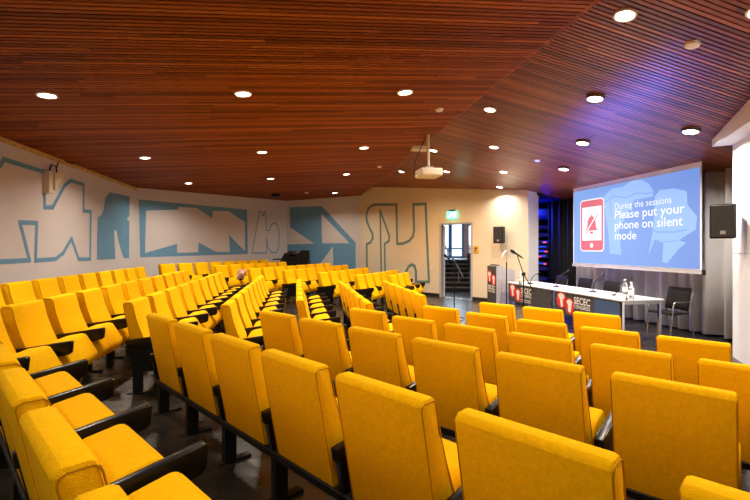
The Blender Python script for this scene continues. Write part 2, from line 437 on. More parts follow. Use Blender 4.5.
# ochre strip along the top of the left wall, a baseboard on the door wall
bm = bmesh.new(); add_box(bm, (-4.45, -1.9, z1(-4.45)-.075), (-4.41, 13.0, z1(-4.45)+.0)); struct(new_obj('trim_1', bm, M_GOLD))
def base_strip(name, a, b, n, h=.11):
    d = Vector(n).normalized()*.02
    bm = bmesh.new()
    f = [Vector((a[0], a[1], 0)), Vector((b[0], b[1], 0)), Vector((b[0], b[1], h)), Vector((a[0], a[1], h))]
    x = [bm.verts.new(p) for p in f]; y = [bm.verts.new(p+Vector((d.x, d.y, 0))) for p in f]
    bm.faces.new(x); bm.faces.new(y)
    for i in range(4): bm.faces.new((x[i], x[(i+1) % 4], y[(i+1) % 4], y[i]))
    return struct(new_obj(name, bm, M_BASEB))
inD = Vector((-outn(P4, P5)[0], -outn(P4, P5)[1], 0)).normalized(); dD = Vector((P5[0]-P4[0], P5[1]-P4[1], 0)).normalized()
base_strip('baseboard_far_right', P4, (DL.x-dD.x*.09, DL.y-dD.y*.09), inD[:2])
base_strip('baseboard_stage_side', (DR.x+dD.x*.06, DR.y+dD.y*.06), P5, inD[:2])

# ------------------------------------------------------------------ murals (paint on the walls)
def wall_frame(a, b):
    d = Vector((b[0]-a[0], b[1]-a[1], 0)).normalized(); n = -Vector((outn(a, b)[0], outn(a, b)[1], 0)).normalized()
    return (Vector((a[0], a[1], 0)), d, Vector((0, 0, 1)), n)
def wp(pxs, a, b):
    O, ex, ey, en = wall_frame(a, b); out = []
    for x, y in pxs:
        p = on_wall(x, y, a, b)-O; out.append((p.dot(ex), p.z))
    return out
def cr(pts, ox, oy, s): return [(ox+x/s, oy+y/s) for x, y in pts]
fL, fFL, fF, fD = wall_frame(P1, P2), wall_frame(P2, P3), wall_frame(P3, P4), wall_frame(P4, P5)
mA = cr([(-110, 445), (-70, 160), (0, 118), (12, 98), (148, 140), (148, 258), (175, 258), (215, 185), (235, 168), (278, 182), (278, 270), (302, 272), (300, 430), (262, 431), (238, 362), (210, 410), (185, 430), (118, 435), (122, 310), (66, 308), (98, 434)], 0, 130, 3.333)
def mural(name, label, m, parent, frame, fills=(), strokes=()):
    o = flat_obj(name, m, parent, frame, fills, strokes); o['label'] = label; return o
mural('mural_lettering', 'outlined angular blue lettering on the left wall', M_BLUE, W_LEFT, fL, strokes=[(wp(mA, P1, P2), .078, True)])
mB = cr([(323, 432), (325, 290), (336, 286), (344, 270), (350, 228), (365, 207), (432, 222), (431, 288), (424, 292), (424, 300), (431, 304), (430, 427), (412, 427), (396, 375), (388, 335), (380, 335), (384, 430)], 0, 130, 3.333)
mural('mural_lettering', 'solid blue letter on the left wall', M_BLUE, W_LEFT, fL, fills=[[wp(mB, P1, P2)]])
mC = cr([(40, 137), (547, 185), (551, 393), (47, 408)], 130, 170, 4.675)
mCh = cr([(75, 190), (225, 185), (225, 173), (310, 178), (385, 225), (388, 192), (458, 192), (537, 243), (537, 380), (462, 303), (467, 383), (403, 383), (320, 338), (318, 385), (220, 387), (220, 345), (70, 388)], 130, 170, 4.675)
mural('mural_lettering', 'big blue frame around white letter shapes', M_BLUE, W_FL, fFL, fills=[[wp(mC, P2, P3), wp(mCh, P2, P3)]])
mDd = cr([(570, 388), (605, 193), (615, 193), (618, 213), (625, 213), (627, 195), (634, 195), (637, 282), (650, 282), (660, 256), (672, 248), (682, 250), (694, 272), (698, 320), (694, 365), (682, 386), (662, 386), (645, 365), (638, 320), (637, 388)], 130, 170, 4.675)
mural('mural_lettering', 'thin blue outline letters beside the big blue frame', M_BLUE, W_FL, fFL, strokes=[(wp(mDd, P2, P3), .05, True)])
mE = cr([(83, 155), (215, 150), (357, 303), (357, 440), (73, 440), (73, 310), (185, 307), (83, 238)], 270, 170, 4.165)
mE1 = cr([(214, 182), (332, 305), (217, 305)], 270, 170, 4.165)
mE2 = cr([(262, 318), (265, 430), (180, 430)], 270, 170, 4.165)
mural('mural_lettering', 'solid blue block letter with white triangles', M_BLUE, W_FAR, fF, fills=[[wp(mE, P3, P4), wp(mE1, P3, P4), wp(mE2, P3, P4)]])
mF = cr([(404, 440), (403, 308), (418, 302), (428, 285), (428, 268), (412, 235), (403, 210), (402, 185), (410, 160), (425, 148), (440, 144), (527, 144), (530, 308), (555, 306), (580, 295), (596, 275), (600, 250), (597, 144), (648, 141), (662, 466), (609, 466), (608, 420), (602, 400), (590, 394), (578, 402), (568, 422), (560, 440)], 270, 170, 4.165)
mF2 = cr([(464, 440), (459, 168), (497, 275), (496, 295), (477, 308), (480, 440)], 270, 170, 4.165)
mural('mural_lettering', 'teal outline letters beside the door', M_TEAL, W_DOOR, fD, strokes=[(wp(mF, P4, P5), .10, False), (wp(mF2, P4, P5), .085, False)])

# ------------------------------------------------------------------ door, stairs, daylight window
fr = struct(bpy.data.objects.new('door_1', None)); COL.objects.link(fr)
def along(t, off=0, z=0): return Vector((DL.x, DL.y, 0))+dD*t+inD*off+Vector((0, 0, z))
DW = (Vector((DR.x, DR.y, 0))-Vector((DL.x, DL.y, 0))).length
def obox(bm, O, ex, ey, lo, hi):
    M = Matrix(((ex.x, ey.x, 0, O.x), (ex.y, ey.y, 0, O.y), (0, 0, 1, O.z), (0, 0, 0, 1)))
    add_box(bm, lo, hi, M)
D0 = Vector((DL.x, DL.y, 0))
bm = bmesh.new()
obox(bm, D0, dD, inD, (-.07, -.12, 0), (0, .03, DH+.05)); obox(bm, D0, dD, inD, (DW, -.12, 0), (DW+.05, .03, DH+.05)); obox(bm, D0, dD, inD, (0, -.12, DH), (DW, .03, DH+.05))
struct(new_obj('door_frame', bm, M_GREYW, fr))
bm = bmesh.new(); obox(bm, D0, dD, inD, (0, -.12, -.005), (DW, .06, .012)); struct(new_obj('door_threshold', bm, M_ALU, fr))
# corridor axis follows the line of sight through the opening
mid = (on_wall(456, 260, P4, P5)); ax = Vector((mid.x, mid.y, 0)).normalized(); sx = Vector((ax.y, -ax.x, 0))
S0 = Vector((mid.x, mid.y, 0))+ax*2.3
# open door leaf: dark-blue glossy leaf swung into the stair hall on the right
M_LEAF = mat('blue_grey_leaf', (0.10, 0.16, 0.26), .18, noise=.05)
hinge = Vector((DR.x, DR.y, 0))-inD*.13-dD*.05; lx = (ax*.985-sx*.05).normalized(); ly = Vector((lx.y, -lx.x, 0))
bm = bmesh.new(); obox(bm, hinge, lx, ly, (0, -.02, .02), (1.0, .02, DH-.04)); leaf = struct(new_obj('door_leaf', bm, M_LEAF, fr))
bm = bmesh.new(); obox(bm, hinge, lx, ly, (.84, -.09, .90), (.90, -.02, 1.5)); struct(new_obj('door_handle', bm, M_BLKM, leaf))
hinge2 = D0-inD*.13+dD*.02; lx2 = (ax*.97+sx*.0).normalized(); ly2 = Vector((lx2.y, -lx2.x, 0))
bm = bmesh.new(); obox(bm, hinge2, lx2, ly2, (0, -.02, .02), (.42, .02, DH-.04)); struct(new_obj('door_leaf', bm, M_GREYW, fr))
# stair
stair = thing('staircase', 'dark staircase with pale nosings rising behind the open doorway', 'staircase', (S0.x, S0.y, 0))
M_STEP = mat('dark_step', (0.015, 0.016, 0.02), .5, noise=.15); M_NOSE = mat('step_nosing', (0.42, 0.43, 0.45), .5, noise=.05)
O0 = Vector((0, 0, 0))
for i in range(7):
    bm = bmesh.new(); obox(bm, O0, sx, ax, (-1.1, .28*i, .17*i if i else 0), (1.1, .28*7+.0, .17*(i+1)-.0))
    st_ = new_obj('step', bm, M_STEP, stair)
    bm = bmesh.new(); obox(bm, O0, sx, ax, (-1.1, .28*i-.012, .17*(i+1)-.035), (1.1, .28*i+.04, .17*(i+1)+.004)); new_obj('nosing', bm, M_NOSE, st_)
bm = bmesh.new(); obox(bm, O0, sx, ax, (-1.1, .28*7, .9), (1.1, 4.6, 1.19)); new_obj('landing', bm, mat('landing_grey', (.35, .36, .4), .4, noise=.05), stair)
def srel(x, y, Z):
    p = at_depth(x, y, Z)-S0; return p
hr = new_obj('handrail', tube([srel(444, 244.5, 16.6+1.9), srel(452, 257, 16.6+1.1), srel(463.5, 277.5, 16.4)], .03, 8), M_ALU, stair)
for (x, ya, yb, Z) in ((447.8, 249, 274, 17.9), (458.6, 266, 291, 16.7)):
    new_obj('rail_post', tube([srel(x, ya, Z), srel(x, yb, Z)], .025, 8), M_ALU, stair)
# stair hall walls and its tall window
HW = S0+ax*4.6
def hall(name, pts, m):
    bm = bmesh.new(); bm.faces.new([bm.verts.new(p) for p in pts]); return struct(new_obj(name, bm, m))
def hp(a, b, z): q = S0+sx*a+ax*b; return (q.x, q.y, z)
M_HALL = mat('hall_paint', (.62, .63, .66), .7, noise=.03)
def bstart(a):   # where the hall side at offset a meets the outer face of the door wall
    n = -inD; c = (Vector((P4[0], P4[1], 0))+n*.10-S0-sx*a).dot(n)/ax.dot(n); return c
bl, br = bstart(-1.1), bstart(1.1)
hall('wall_hall_left', [hp(-1.1, bl, -.02), hp(-1.1, 4.6, -.02), hp(-1.1, 4.6, 3.6), hp(-1.1, bl, 3.6)], M_HALL)
hall('wall_hall_right', [hp(1.1, br, -.02), hp(1.1, 4.6, -.02), hp(1.1, 4.6, 3.6), hp(1.1, br, 3.6)], M_HALL)
hall('ceiling_hall', [hp(-1.1, bl, 3.6), hp(1.1, br, 3.6), hp(1.1, 4.6, 3.6), hp(-1.1, 4.6, 3.6)], M_HALL)
hall('floor_hall', [hp(-1.1, bl, .002), hp(1.1, br, .002), hp(1.1, 0, .002), hp(-1.1, 0, .002)], M_FLOOR)
win = struct(bpy.data.objects.new('window_1', None)); COL.objects.link(win)
M_SKYP = emat('daylight_pane', (.70, .84, 1.0), 1.6)
bm = bmesh.new(); obox(bm, HW, sx, ax, (-1.1, .02, 1.19), (.35, .04, 3.6)); struct(new_obj('window_pane', bm, M_SKYP, win))
M_WFR = mat('blue_window_frame', (.05, .10, .22), .4, noise=.05)
bm = bmesh.new()
for a0, a1 in ((-1.1, -1.02), (-.36, -.2), (.28, .36)): obox(bm, HW, sx, ax, (a0, -.06, 1.19), (a1, .02, 3.6))
for b0, b1 in ((1.19, 1.28), (1.62, 1.68), (3.5, 3.6)): obox(bm, HW, sx, ax, (-1.1, -.05, b0), (.36, .02, b1))
struct(new_obj('window_frame', bm, M_WFR, win))
bm = bmesh.new(); obox(bm, HW, sx, ax, (.36, -.05, 1.19), (1.1, .04, 3.6)); struct(new_obj('wall_hall_end', bm, M_BRICK))
bm = bmesh.new(); obox(bm, HW, sx, ax, (-1.1, .06, 0), (1.1, .1, 3.6)); struct(new_obj('wall_hall_outer', bm, M_HALL))

# ------------------------------------------------------------------ theatre seats
SEATP = .63; HWD = .2455
back_prof = [(-.085, .30), (-.205, .895), (-.200, .912), (-.185, .92), (-.130, .92), (-.115, .912), (-.108, .895), (-.078, .76), (-.034, .63), (.010, .52), (.030, .43), (.020, .36), (-.02, .31)]
seat_up = [(.045, .295), (.034, .44), (.045, .515), (.085, .552), (.235, .578), (.268, .566), (.368, .395), (.374, .36), (.325, .272), (.30, .262), (.08, .27)]
seat_dn = [(.03, .345), (.04, .44), (.10, .462), (.42, .485), (.475, .47), (.49, .44), (.46, .375), (.30, .33)]
bk_bm = prism(back_prof, -HWD, HWD, .016, 2, 40)
arm_prof = [(-.138, .480), (-.145, .545), (.10, .572), (.392, .612), (.405, .600), (.396, .508), (.376, .492), (.14, .445), (-.02, .440)]
panel_prof = [(-.080, .255), (-.128, .50), (.0, .50), (.19, .48), (.245, .43), (.225, .32), (.10, .255)]
end_prof = [(-.080, .225), (-.132, .50), (.0, .50), (.365, .515), (.30, .25), (.20, .225)]
def make_seat(down=False, end_left=False, end_right=False):
    t = thing('theatre_seat', 'x', 'seat')
    b = new_obj('backrest', BK.copy() if isinstance(BK, bmesh.types.BMesh) else BK, M_YEL, t, True)
    return t
def me_from(bm, name, m, smooth=True):
    o = new_obj(name, bm, m, None, smooth); me = o.data; bpy.data.objects.remove(o); return me
ME = {}
ME['backrest'] = me_from(bk_bm, 'backrest', M_YEL)
for sxx in (-1, 1):
    bm = bmesh.new()
    add_tube(bm, [(sxx*(HWD-.001), y*.93-.004, .30+(z-.30)*.965+.005) for y, z in back_prof]+[(sxx*(HWD-.001), back_prof[0][0]*.93-.004, .305)], .0030, 5)
    ME['piping%d' % sxx] = me_from(bm, 'piping', M_PIPE)
ME['seat'] = me_from(prism(seat_up, -.25, .25, .022, 3, 28), 'seat', M_YEL)
ME['seat_down'] = me_from(prism(seat_dn, -.255, .255, .022, 3, 28), 'seat', M_YEL)
def leg_bm(x):
    bm = bmesh.new(); add_box(bm, (x-.024, -.075, -.03), (x+.024, .01, .27)); add_box(bm, (x-.03, -.13, -.03), (x+.03, .12, .014)); return bm
for sd, x in (('l', -SEATP/2), ('r', SEATP/2)):
    ME['arm'+sd] = me_from(prism(arm_prof, x-.024, x+.024, .006, 2, 30), 'armrest', M_BLK)
    ME['panel'+sd] = me_from(prism(panel_prof, x-.017, x+.017, .004, 1, 30), 'side_panel', M_BLK)
    ME['end'+sd] = me_from(prism(end_prof, x-.019, x+.019, .004, 1, 30), 'end_panel', M_BLK)
    ME['leg'+sd] = me_from(leg_bm(x), 'leg', M_BLKM, False)
ME['rail'] = me_from(boxbm((-SEATP/2, -.10, .272), (SEATP/2, -.045, .315), .004, 1), 'back_rail', M_BLKM, False)
def seat_proto(first, last, down=False):
    t = thing('theatre_seat', 'x', 'theatre seat')
    def part(nm, me, par=None):
        o = bpy.data.objects.new(nm, me); COL.objects.link(o); o.parent = par or t; return o
    b = part('backrest', ME['backrest']); part('piping', ME['piping-1'], b); part('piping', ME['piping1'], b)
    part('seat', ME['seat_down' if down else 'seat'])
    part('back_rail', ME['rail'])
    part('armrest', ME['armr']); part('end_panel' if last else 'side_panel', ME['endr' if last else 'panelr']); part('leg', ME['legr'])
    if first:
        part('armrest', ME['arml']); part('end_panel', ME['endl']); part('leg', ME['legl'])
    return t
PROTOS = {}
def ordin(i): return ['first', 'second', 'third', 'fourth', 'fifth', 'sixth', 'seventh', 'eighth', 'ninth', 'tenth', 'eleventh', 'twelfth'][i]
SEATS = []
def place_seat(u, v, face, label, group, first, last, down=False, zoff=0):
    key = (first, last, down); rz = face-PI/2
    z = floor_z(u, v)
    if key not in PROTOS:
        t = seat_proto(*key); PROTOS[key] = t; t.location = (u, v, z); t.rotation_euler = (0, 0, rz); t['label'] = label; t['group'] = group
    else: t = dup(PROTOS[key], (u, v, z), rz, label, group)
    SEATS.append(t); return t
def row(px, H, face_deg, count, rowname, side, back=0, pitch=SEATP, downs=()):
    """px: top corner of the aisle-side seat, H below the eye; seats run away from it along the row.
    side = +1: aisle is on the seats' left hand"""
    fa = math.radians(face_deg); n = Vector((math.cos(fa), math.sin(fa))); d = Vector((n.y, -n.x)) if side > 0 else Vector((-n.y, n.x))
    Z = F*H/(px[1]-CY); p = at_depth(px[0], px[1], Z); s = Vector((p.x, p.y))-d*pitch*back
    for i in range(count):
        c = s+d*(pitch*i+HWD)+n*.20
        if side > 0: first, last = (i == 0), (i == count-1)
        else: first, last = (i == count-1), (i == 0)
        lab = 'yellow seat, %s from the aisle, %s' % (ordin(i), rowname)
        place_seat(c.x, c.y, fa, lab, 'seats of '+rowname, first, last, i in downs)
NB = 'the near block'
row((20, 415), .50, 36, 5, 'hindmost row of '+NB, 1, back=3)
row((146, 314), .570, 34.8, 7, 'second row from the back of '+NB, 1, 0, .632)
row((259, 312.5), .645, 37.8, 7, 'third row from the back of '+NB, 1)
row((349, 310), .70, 36.8, 6, 'third row from the stage of '+NB, 1)
row((422, 307), .75, 36.2, 6, 'second row from the stage of '+NB, 1)
row((479, 300.7), .737, 35, 3, 'short front row of '+NB, 1)
MB_ = 'the middle block'
row((0, 283.8), .45, 0, 9, 'hindmost row of '+MB_, -1, back=1)
row((0, 303.7), .485, 0, 11, 'second row from the back of '+MB_, -1, back=1)
row((122.7, 302.5), .555, 0, 9, 'third row from the back of '+MB_, -1)
row((220.5, 303.7), .59, 0, 8, 'central row of '+MB_, -1)
row((296.5, 299), .63, 0, 6, 'third row from the stage of '+MB_, -1)
row((366, 302.5), .68, 0, 6, 'second row from the stage of '+MB_, -1)
row((420.5, 293), .71, 0, 5, 'front row of '+MB_, -1)
FB = 'the far block'
row((158, 265), .455, -31.1, 8, 'hindmost row of '+FB, -1)
row((213, 265.7), .50, -31.1, 6, 'second row from the back of '+FB, -1)
row((247, 268.3), .555, -31.1, 8, 'third row from the back of '+FB, -1)
row((281.7, 270), .61, -31.1, 7, 'central row of '+FB, -1)
row((317, 272.5), .67, -31.1, 6, 'third row from the stage of '+FB, -1)
row((353.7, 274.5), .71, -31.1, 6, 'second row from the stage of '+FB, -1)
row((388, 274), .72, -31.1, 3, 'short front row of '+FB, -1, downs=(0,))

# ------------------------------------------------------------------ projection screen
SU = 7.15
fS = (Vector((SU, 0, 0)), Vector((0, -1, 0)), Vector((0, 0, 1)), Vector((-1, 0, 0)))
def sp(pxs): return [(-at_u(x, y, SU).y, at_u(x, y, SU).z) for x, y in pxs]
vl, vr = at_u(574, 220, SU).y, at_u(700, 220, SU).y; sb, stp = 1.295, 3.14
scr = thing('projection_screen', 'large pull-down projection screen showing a blue slide about silent phones', 'projection screen', (SU, (vl+vr)/2, 0))
def rebase(o): # geometry is written in world coordinates: shift it under its thing
    o.matrix_parent_inverse = Matrix.Translation(-Vector(o.parent.location)) if not o.parent.rotation_euler.z else o.parent.matrix_world.inverted()
    return o
bm = bmesh.new(); add_box(bm, (SU, vr-.03, sb-.01), (SU+.012, vl+.03, 3.2365)); rebase(new_obj('screen_fabric', bm, M_SCRW, scr))
def slide_mat():
    m = bpy.data.materials.new('slide_blue'); m.use_nodes = True; nt = m.node_tree; b = nt.nodes['Principled BSDF']
    tc = nt.nodes.new('ShaderNodeTexCoord'); sep = nt.nodes.new('ShaderNodeSeparateXYZ'); nt.links.new(tc.outputs['Object'], sep.inputs[0])
    mr = nt.nodes.new('ShaderNodeMapRange'); mr.inputs['From Min'].default_value = vl; mr.inputs['From Max'].default_value = vr
    nt.links.new(sep.outputs['Y'], mr.inputs['Value'])
    r = nt.nodes.new('ShaderNodeValToRGB'); nt.links.new(mr.outputs[0], r.inputs['Fac'])
    r.color_ramp.elements[0].color = (.25, .43, .87, 1); r.color_ramp.elements[1].color = (.18, .31, .76, 1)
    nt.links.new(r.outputs['Color'], b.inputs['Emission Color']); b.inputs['Emission Strength'].default_value = 1.0
    b.inputs['Base Color'].default_value = (.02, .03, .05, 1); b.inputs['Roughness'].default_value = .8
    return m
bm = bmesh.new(); add_box(bm, (SU-.003, vr, sb), (SU-.001, vl, stp)); slide = rebase(new_obj('slide', bm, slide_mat(), scr))
bm = bmesh.new(); add_box(bm, (SU-.02, vr-.06, sb-.085), (SU+.03, vl+.04, sb-.02)); rebase(new_obj('bottom_bar', bm, M_LECT, scr))
bm = bmesh.new(); add_box(bm, (SU-.03, vr-.08, sb-.10), (SU+.035, vr-.06, sb-.01)); rebase(new_obj('bar_end_cap', bm, M_BLKM, scr))
E_GH = emat('slide_pale', (.35, .55, .97), 1.0); E_RED = emat('slide_red', (.78, .16, .20), 1.0); E_WH = emat('slide_white', (.95, .97, 1.0), 1.0); E_LINE = emat('slide_line', (.25, .43, .88), 1.0)
def S8(l): return sp(cr(l, 540, 160, 4.165))
def sub(o): o.matrix_parent_inverse = scr_inv; return o
scr_inv = Matrix.Translation(-Vector(scr.location))
slide.matrix_parent_inverse = scr_inv
def slidepart(name, m, fills=(), strokes=(), t=.006):
    o = flat_obj(name, m, slide, fS, fills, strokes, t); return o
slidepart('joint_drawing', E_GH, fills=[[S8([(268, 150), (300, 118), (345, 112), (385, 85), (425, 82), (455, 100), (475, 132), (470, 152), (430, 160), (395, 165), (370, 210), (330, 290), (340, 395), (292, 390), (285, 300), (272, 215)])]], t=.005)
slidepart('joint_drawing', E_GH, fills=[[S8([(480, 150), (500, 125), (560, 118), (612, 130), (615, 185), (655, 235), (650, 290), (600, 320), (580, 335), (610, 345), (580, 370), (530, 430), (510, 425), (515, 345), (480, 330), (452, 395), (470, 300), (475, 230)])]], t=.005)
for pts, w in (([(272, 175), (310, 150), (360, 158), (400, 138), (440, 140), (472, 134)], .03), ([(300, 140), (295, 185), (300, 240)], .02), ([(465, 290), (490, 300), (560, 300), (610, 290)], .03), ([(462, 338), (500, 345), (570, 335)], .02)):
    slidepart('joint_line', E_LINE, strokes=[(S8(pts), w, False)], t=.007)
def rrect(x0, y0, x1, y1, r, k=5):
    out = []
    for cx_, cy_, a0 in ((x1-r, y1-r, 0), (x0+r, y1-r, 90), (x0+r, y0+r, 180), (x1-r, y0+r, 270)):
        for i in range(k+1):
            a = math.radians(a0+90*i/k); out.append((cx_+r*math.cos(a), cy_+r*math.sin(a)))
    return out
ph = sp([(580.5, 210), (604.5, 210)]); px0, px1 = ph[0][0], ph[1][0]
pz0, pz1 = at_u(592, 251.5, SU).z, at_u(592, 199, SU).z
phone = slidepart('phone_icon', E_WH, fills=[[rrect(px0, pz0, px1, pz1, .1)]], t=.008)
slidepart('phone_body', E_RED, fills=[[rrect(px0+.03, pz0+.03, px1-.03, pz1-.03, .08)]], t=.010)
slidepart('phone_display', E_WH, fills=[[rrect(px0+.085, pz0+.27, px1-.085, pz1-.19, .01, 1)]], t=.012)
cxp = (px0+px1)/2; czp = pz0+.15
slidepart('home_button', E_WH, fills=[[[(cxp+.06*math.cos(2*PI*k/16), czp+.06*math.sin(2*PI*k/16)) for k in range(16)]]], t=.012)
bz = (pz0+pz1)/2+.02
K = 1.35
slidepart('bell_icon', E_RED, fills=[[[(cxp+x*K, bz+z*K) for x, z in ((-.17, -.11), (-.12, -.06), (-.10, .07), (-.06, .13), (-.02, .15), (0, .19), (.02, .15), (.06, .13), (.10, .07), (.12, -.06), (.17, -.11))]]], t=.014)
slidepart('bell_clapper', E_RED, fills=[[[(cxp+x*K, bz+z*K) for x, z in ((-.05, -.13), (.05, -.13), (.03, -.17), (-.03, -.17))]]], t=.014)
slidepart('bell_strike', E_WH, strokes=[([(cxp-.20, bz-.20), (cxp+.20, bz+.24)], .04, False)], t=.016)
slidepart('bell_strike', E_RED, strokes=[([(cxp-.19, bz-.23), (cxp+.22, bz+.22)], .022, False)], t=.017)
def stext(s, x0, y0, x1, cap, bold, name):
    a = sp([(x0, y0), (x1, y0)]); o = text_obj(name, s, cap, E_WH, slide, fS, (a[0][0], at_u(x0, y0, SU).z), bold, a[1][0]-a[0][0], t=.016)
    return o
stext('During the sessions', 615, 209.8, 671.6, .205, 0.0, 'slide_text')
stext('Please put your', 615, 219.0, 684.8, .26, .003, 'slide_text')
stext('phone on silent', 615, 229.3, 683, .26, .003, 'slide_text')
stext('mode', 615, 239.7, 636.5, .26, .003, 'slide_text')

# ------------------------------------------------------------------ curtains
def curtain(name, label, u0, va, vb, z0, z1_, amp, wl, m):
    bm = bmesh.new(); n = int(abs(vb-va)/.03); prev = None
    rnd = random.Random(3); ph = 0
    cols = []
    for i in range(n+1):
        v = lerp(va, vb, i/n); ph += .03/wl*2*PI*(1+.35*math.sin(i*.13)+.2*math.sin(i*.31))
        du = amp*math.sin(ph)+amp*.3*math.sin(ph*2.1+1)
        cols.append([bm.verts.new((u0+du*(1.0 if z < 2 else .8), v, z)) for z in (z0, lerp(z0, z1_, .5), z1_)])
    for i in range(n):
        for j in range(2): bm.faces.new((cols[i][j], cols[i+1][j], cols[i+1][j+1], cols[i][j+1]))
    o = new_obj(name, bm, m, None, True); md = o.modifiers.new('thick', 'SOLIDIFY'); md.thickness = .006
    return tag(o, label, 'curtain')
curtain('stage_curtain', 'long pleated grey curtain hanging behind the projection screen', 7.72, 5.6, 10.6, .05, 3.12, .125, .27, M_CURT)
curtain('stage_curtain', 'black curtain hanging left of the screen beside the blue light', 7.70, 10.55, 11.97, .02, 3.1, .04, .22, M_CURTB)

# ------------------------------------------------------------------ conference tables
def frame_at(O, ex, en): return (O, ex, Vector((0, 0, 1)), en)
def logo(parent, O, size, prefix='logo'):
    """two red joint emblems with white bones, drawn on the plane facing the audience"""
    fr_ = (O, Vector((0, -1, 0)), Vector((0, 0, 1)), Vector((-1, 0, 0)))
    def blob(cx, cy, rx, ry, k=18): return [(cx+rx*math.cos(2*PI*i/k)*(1+.06*math.sin(3*i)), cy+ry*math.sin(2*PI*i/k)) for i in range(k)]
    s = size
    a = flat_obj('logo_emblem', M_RED, parent, fr_, fills=[[blob(-.32*s, .12*s, .40*s, .46*s)], [blob(.36*s, -.14*s, .36*s, .42*s)]], t=.003); a['label'] = 'red printed emblem'
    b = flat_obj('logo_bones', M_WHT, parent, fr_, fills=[[[(-.62*s, .30*s), (-.4*s, .46*s), (-.12*s, .40*s), (-.05*s, .22*s), (-.22*s, .1*s), (-.16*s, -.22*s), (-.36*s, -.28*s), (-.42*s, .08*s)]], [[(.10*s, .08*s), (.34*s, .2*s), (.58*s, .1*s), (.52*s, -.1*s), (.46*s, -.46*s), (.26*s, -.44*s), (.24*s, -.12*s)]]], t=.005)
    return a, b
TU0, TU1, TH = 5.5, 6.35, .785
def table(va, vb, label, blue):
    t = thing('conference_table', label, 'table', (TU0, (va+vb)/2, 0), 0, 'white conference tables on the stage')
    L = (va-vb)/2; W = TU1-TU0
    new_obj('tabletop', boxbm((-.02, -L, TH-.03), (W, L, TH), .006, 1), M_TOP, t)
    for x in (.05, W-.06):
        for y in (-L+.05, L-.05):
            bm = bmesh.new(); add_box(bm, (x-.022, y-.022, 0), (x+.022, y+.022, TH-.03)); new_obj('leg', bm, M_CHROME, t)
    bm = bmesh.new()
    add_box(bm, (.03, -L+.07, TH-.085), (.07, L-.07, TH-.03)); add_box(bm, (W-.08, -L+.07, TH-.085), (W-.04, L-.07, TH-.03))
    for y in (-L+.05, L-.05): add_box(bm, (.07, y-.015, TH-.085), (W-.08, y+.015, TH-.03))
    new_obj('apron', bm, M_ALU, t)
    bm = bmesh.new(); add_box(bm, (.0, -L+.06, .30), (.014, L-.07, TH-.035)); pn = new_obj('front_banner', bm, M_BANN, t); pn['label'] = 'dark printed banner with red emblem'
    if blue:
        bm = bmesh.new(); add_box(bm, (-.002, -L+.06, .30), (.0, -.30, TH-.035)); new_obj('painted_blue_glow', bm, M_BANGLOW, pn)  # blue glow over one part of the banner, painted as a patch
    a, b = logo(pn, Vector((-.001, L-.42, .55)), .40)
    f = (Vector((-.001, L-.70, 0)), Vector((0, -1, 0)), Vector((0, 0, 1)), Vector((-1, 0, 0)))
    text_obj('banner_text', 'SECEC', .19, M_WHT, pn, f, (0, .565), .003, .48, t=.004)
    text_obj('banner_text', 'CONGRESS', .10, M_WHT, pn, f, (0, .475), .001, .48, t=.004)
    if not blue:
        for z in (.40, .355):
            flat_obj('banner_rule', M_WHT, pn, f, fills=[[[(0, z), (.46, z), (.46, z+.015), (0, z+.015)]]], t=.004)
    return t
VT = [10.44, 8.40, 6.40]
table(VT[0], VT[1]+.015, 'white-topped table with dark emblem banner nearer the lectern', False)
table(VT[1]-.015, VT[2], 'white-topped table with emblem banner painted with blue glow, beside the two bottles', True)

# gooseneck microphones, bottles, cards, papers
def table_pt(x, y, z=TH): 
    r = ray(x, y); return EYEP+r*((z-EYE)/r.z)
def goose(px, tip, label):
    p = table_pt(*px); t = thing('gooseneck_microphone', label, 'microphone', (p.x, p.y, TH), 0, 'gooseneck microphones on the tables')
    bm = bmesh.new(); add_lathe(bm, [(.075, 0), (.078, .012), (.05, .03), (.02, .035)], 18); new_obj('base', bm, M_BLKM, t, True)
    dep = ray(0, 0); Z = (p-EYEP).dot(Vector((SA, CA, 0)))
    q = at_depth(tip[0], tip[1], Z)-Vector((p.x, p.y, TH)); m1 = Vector((q.x*.25, q.y*.25, q.z*.62))
    new_obj('gooseneck', tube([(0, 0, .03), m1*.5, m1, (Vector(m1)+q)/2+Vector((0, 0, .02)), q], .009, 6), M_BLKM, t, True)
    d = (q-m1).normalized(); new_obj('mic_head', tube([q-d*.01, q+d*.06, q+d*.075], [.014, .017, .008], 8), M_BLKM, t, True)
goose((530, 284), (537.5, 274), 'thin gooseneck microphone at the lectern end of the table')
goose((556.4, 287.2), (567, 271.5), 'gooseneck microphone left of the seam between the two tables')
goose((592.7, 292.2), (601, 276), 'gooseneck microphone in the middle of the blue-glow table')
goose((615.8, 295.5), (629.5, 279), 'gooseneck microphone just left of the two water bottles')
def bottle(px, label):
    p = table_pt(*px); t = thing('water_bottle', label, 'bottle', (p.x, p.y, TH), 0, 'water bottles on the tables')
    bm = bmesh.new(); add_lathe(bm, [(.038, 0), (.044, .008), (.044, .18), (.040, .205), (.019, .245), (.017, .268)], 16); b = new_obj('bottle_body', bm, M_GLASSB, t, True)
    bm = bmesh.new(); add_lathe(bm, [(.0445, .07), (.0448, .072), (.0448, .15), (.0445, .152)], 16); new_obj('bottle_label', bm, M_PAPER, b, True)
    bm = bmesh.new(); add_lathe(bm, [(.02, .268), (.022, .27), (.022, .298), (.02, .302)], 12); new_obj('bottle_cap', bm, M_WHT, t, True)
bottle((625, 295.2), 'clear water bottle, the one farther from the table end')
bottle((631.3, 299.2), 'clear water bottle nearest the bare end of the white table')
bottle((520.5, 284), 'clear water bottle at the lectern end of the table')
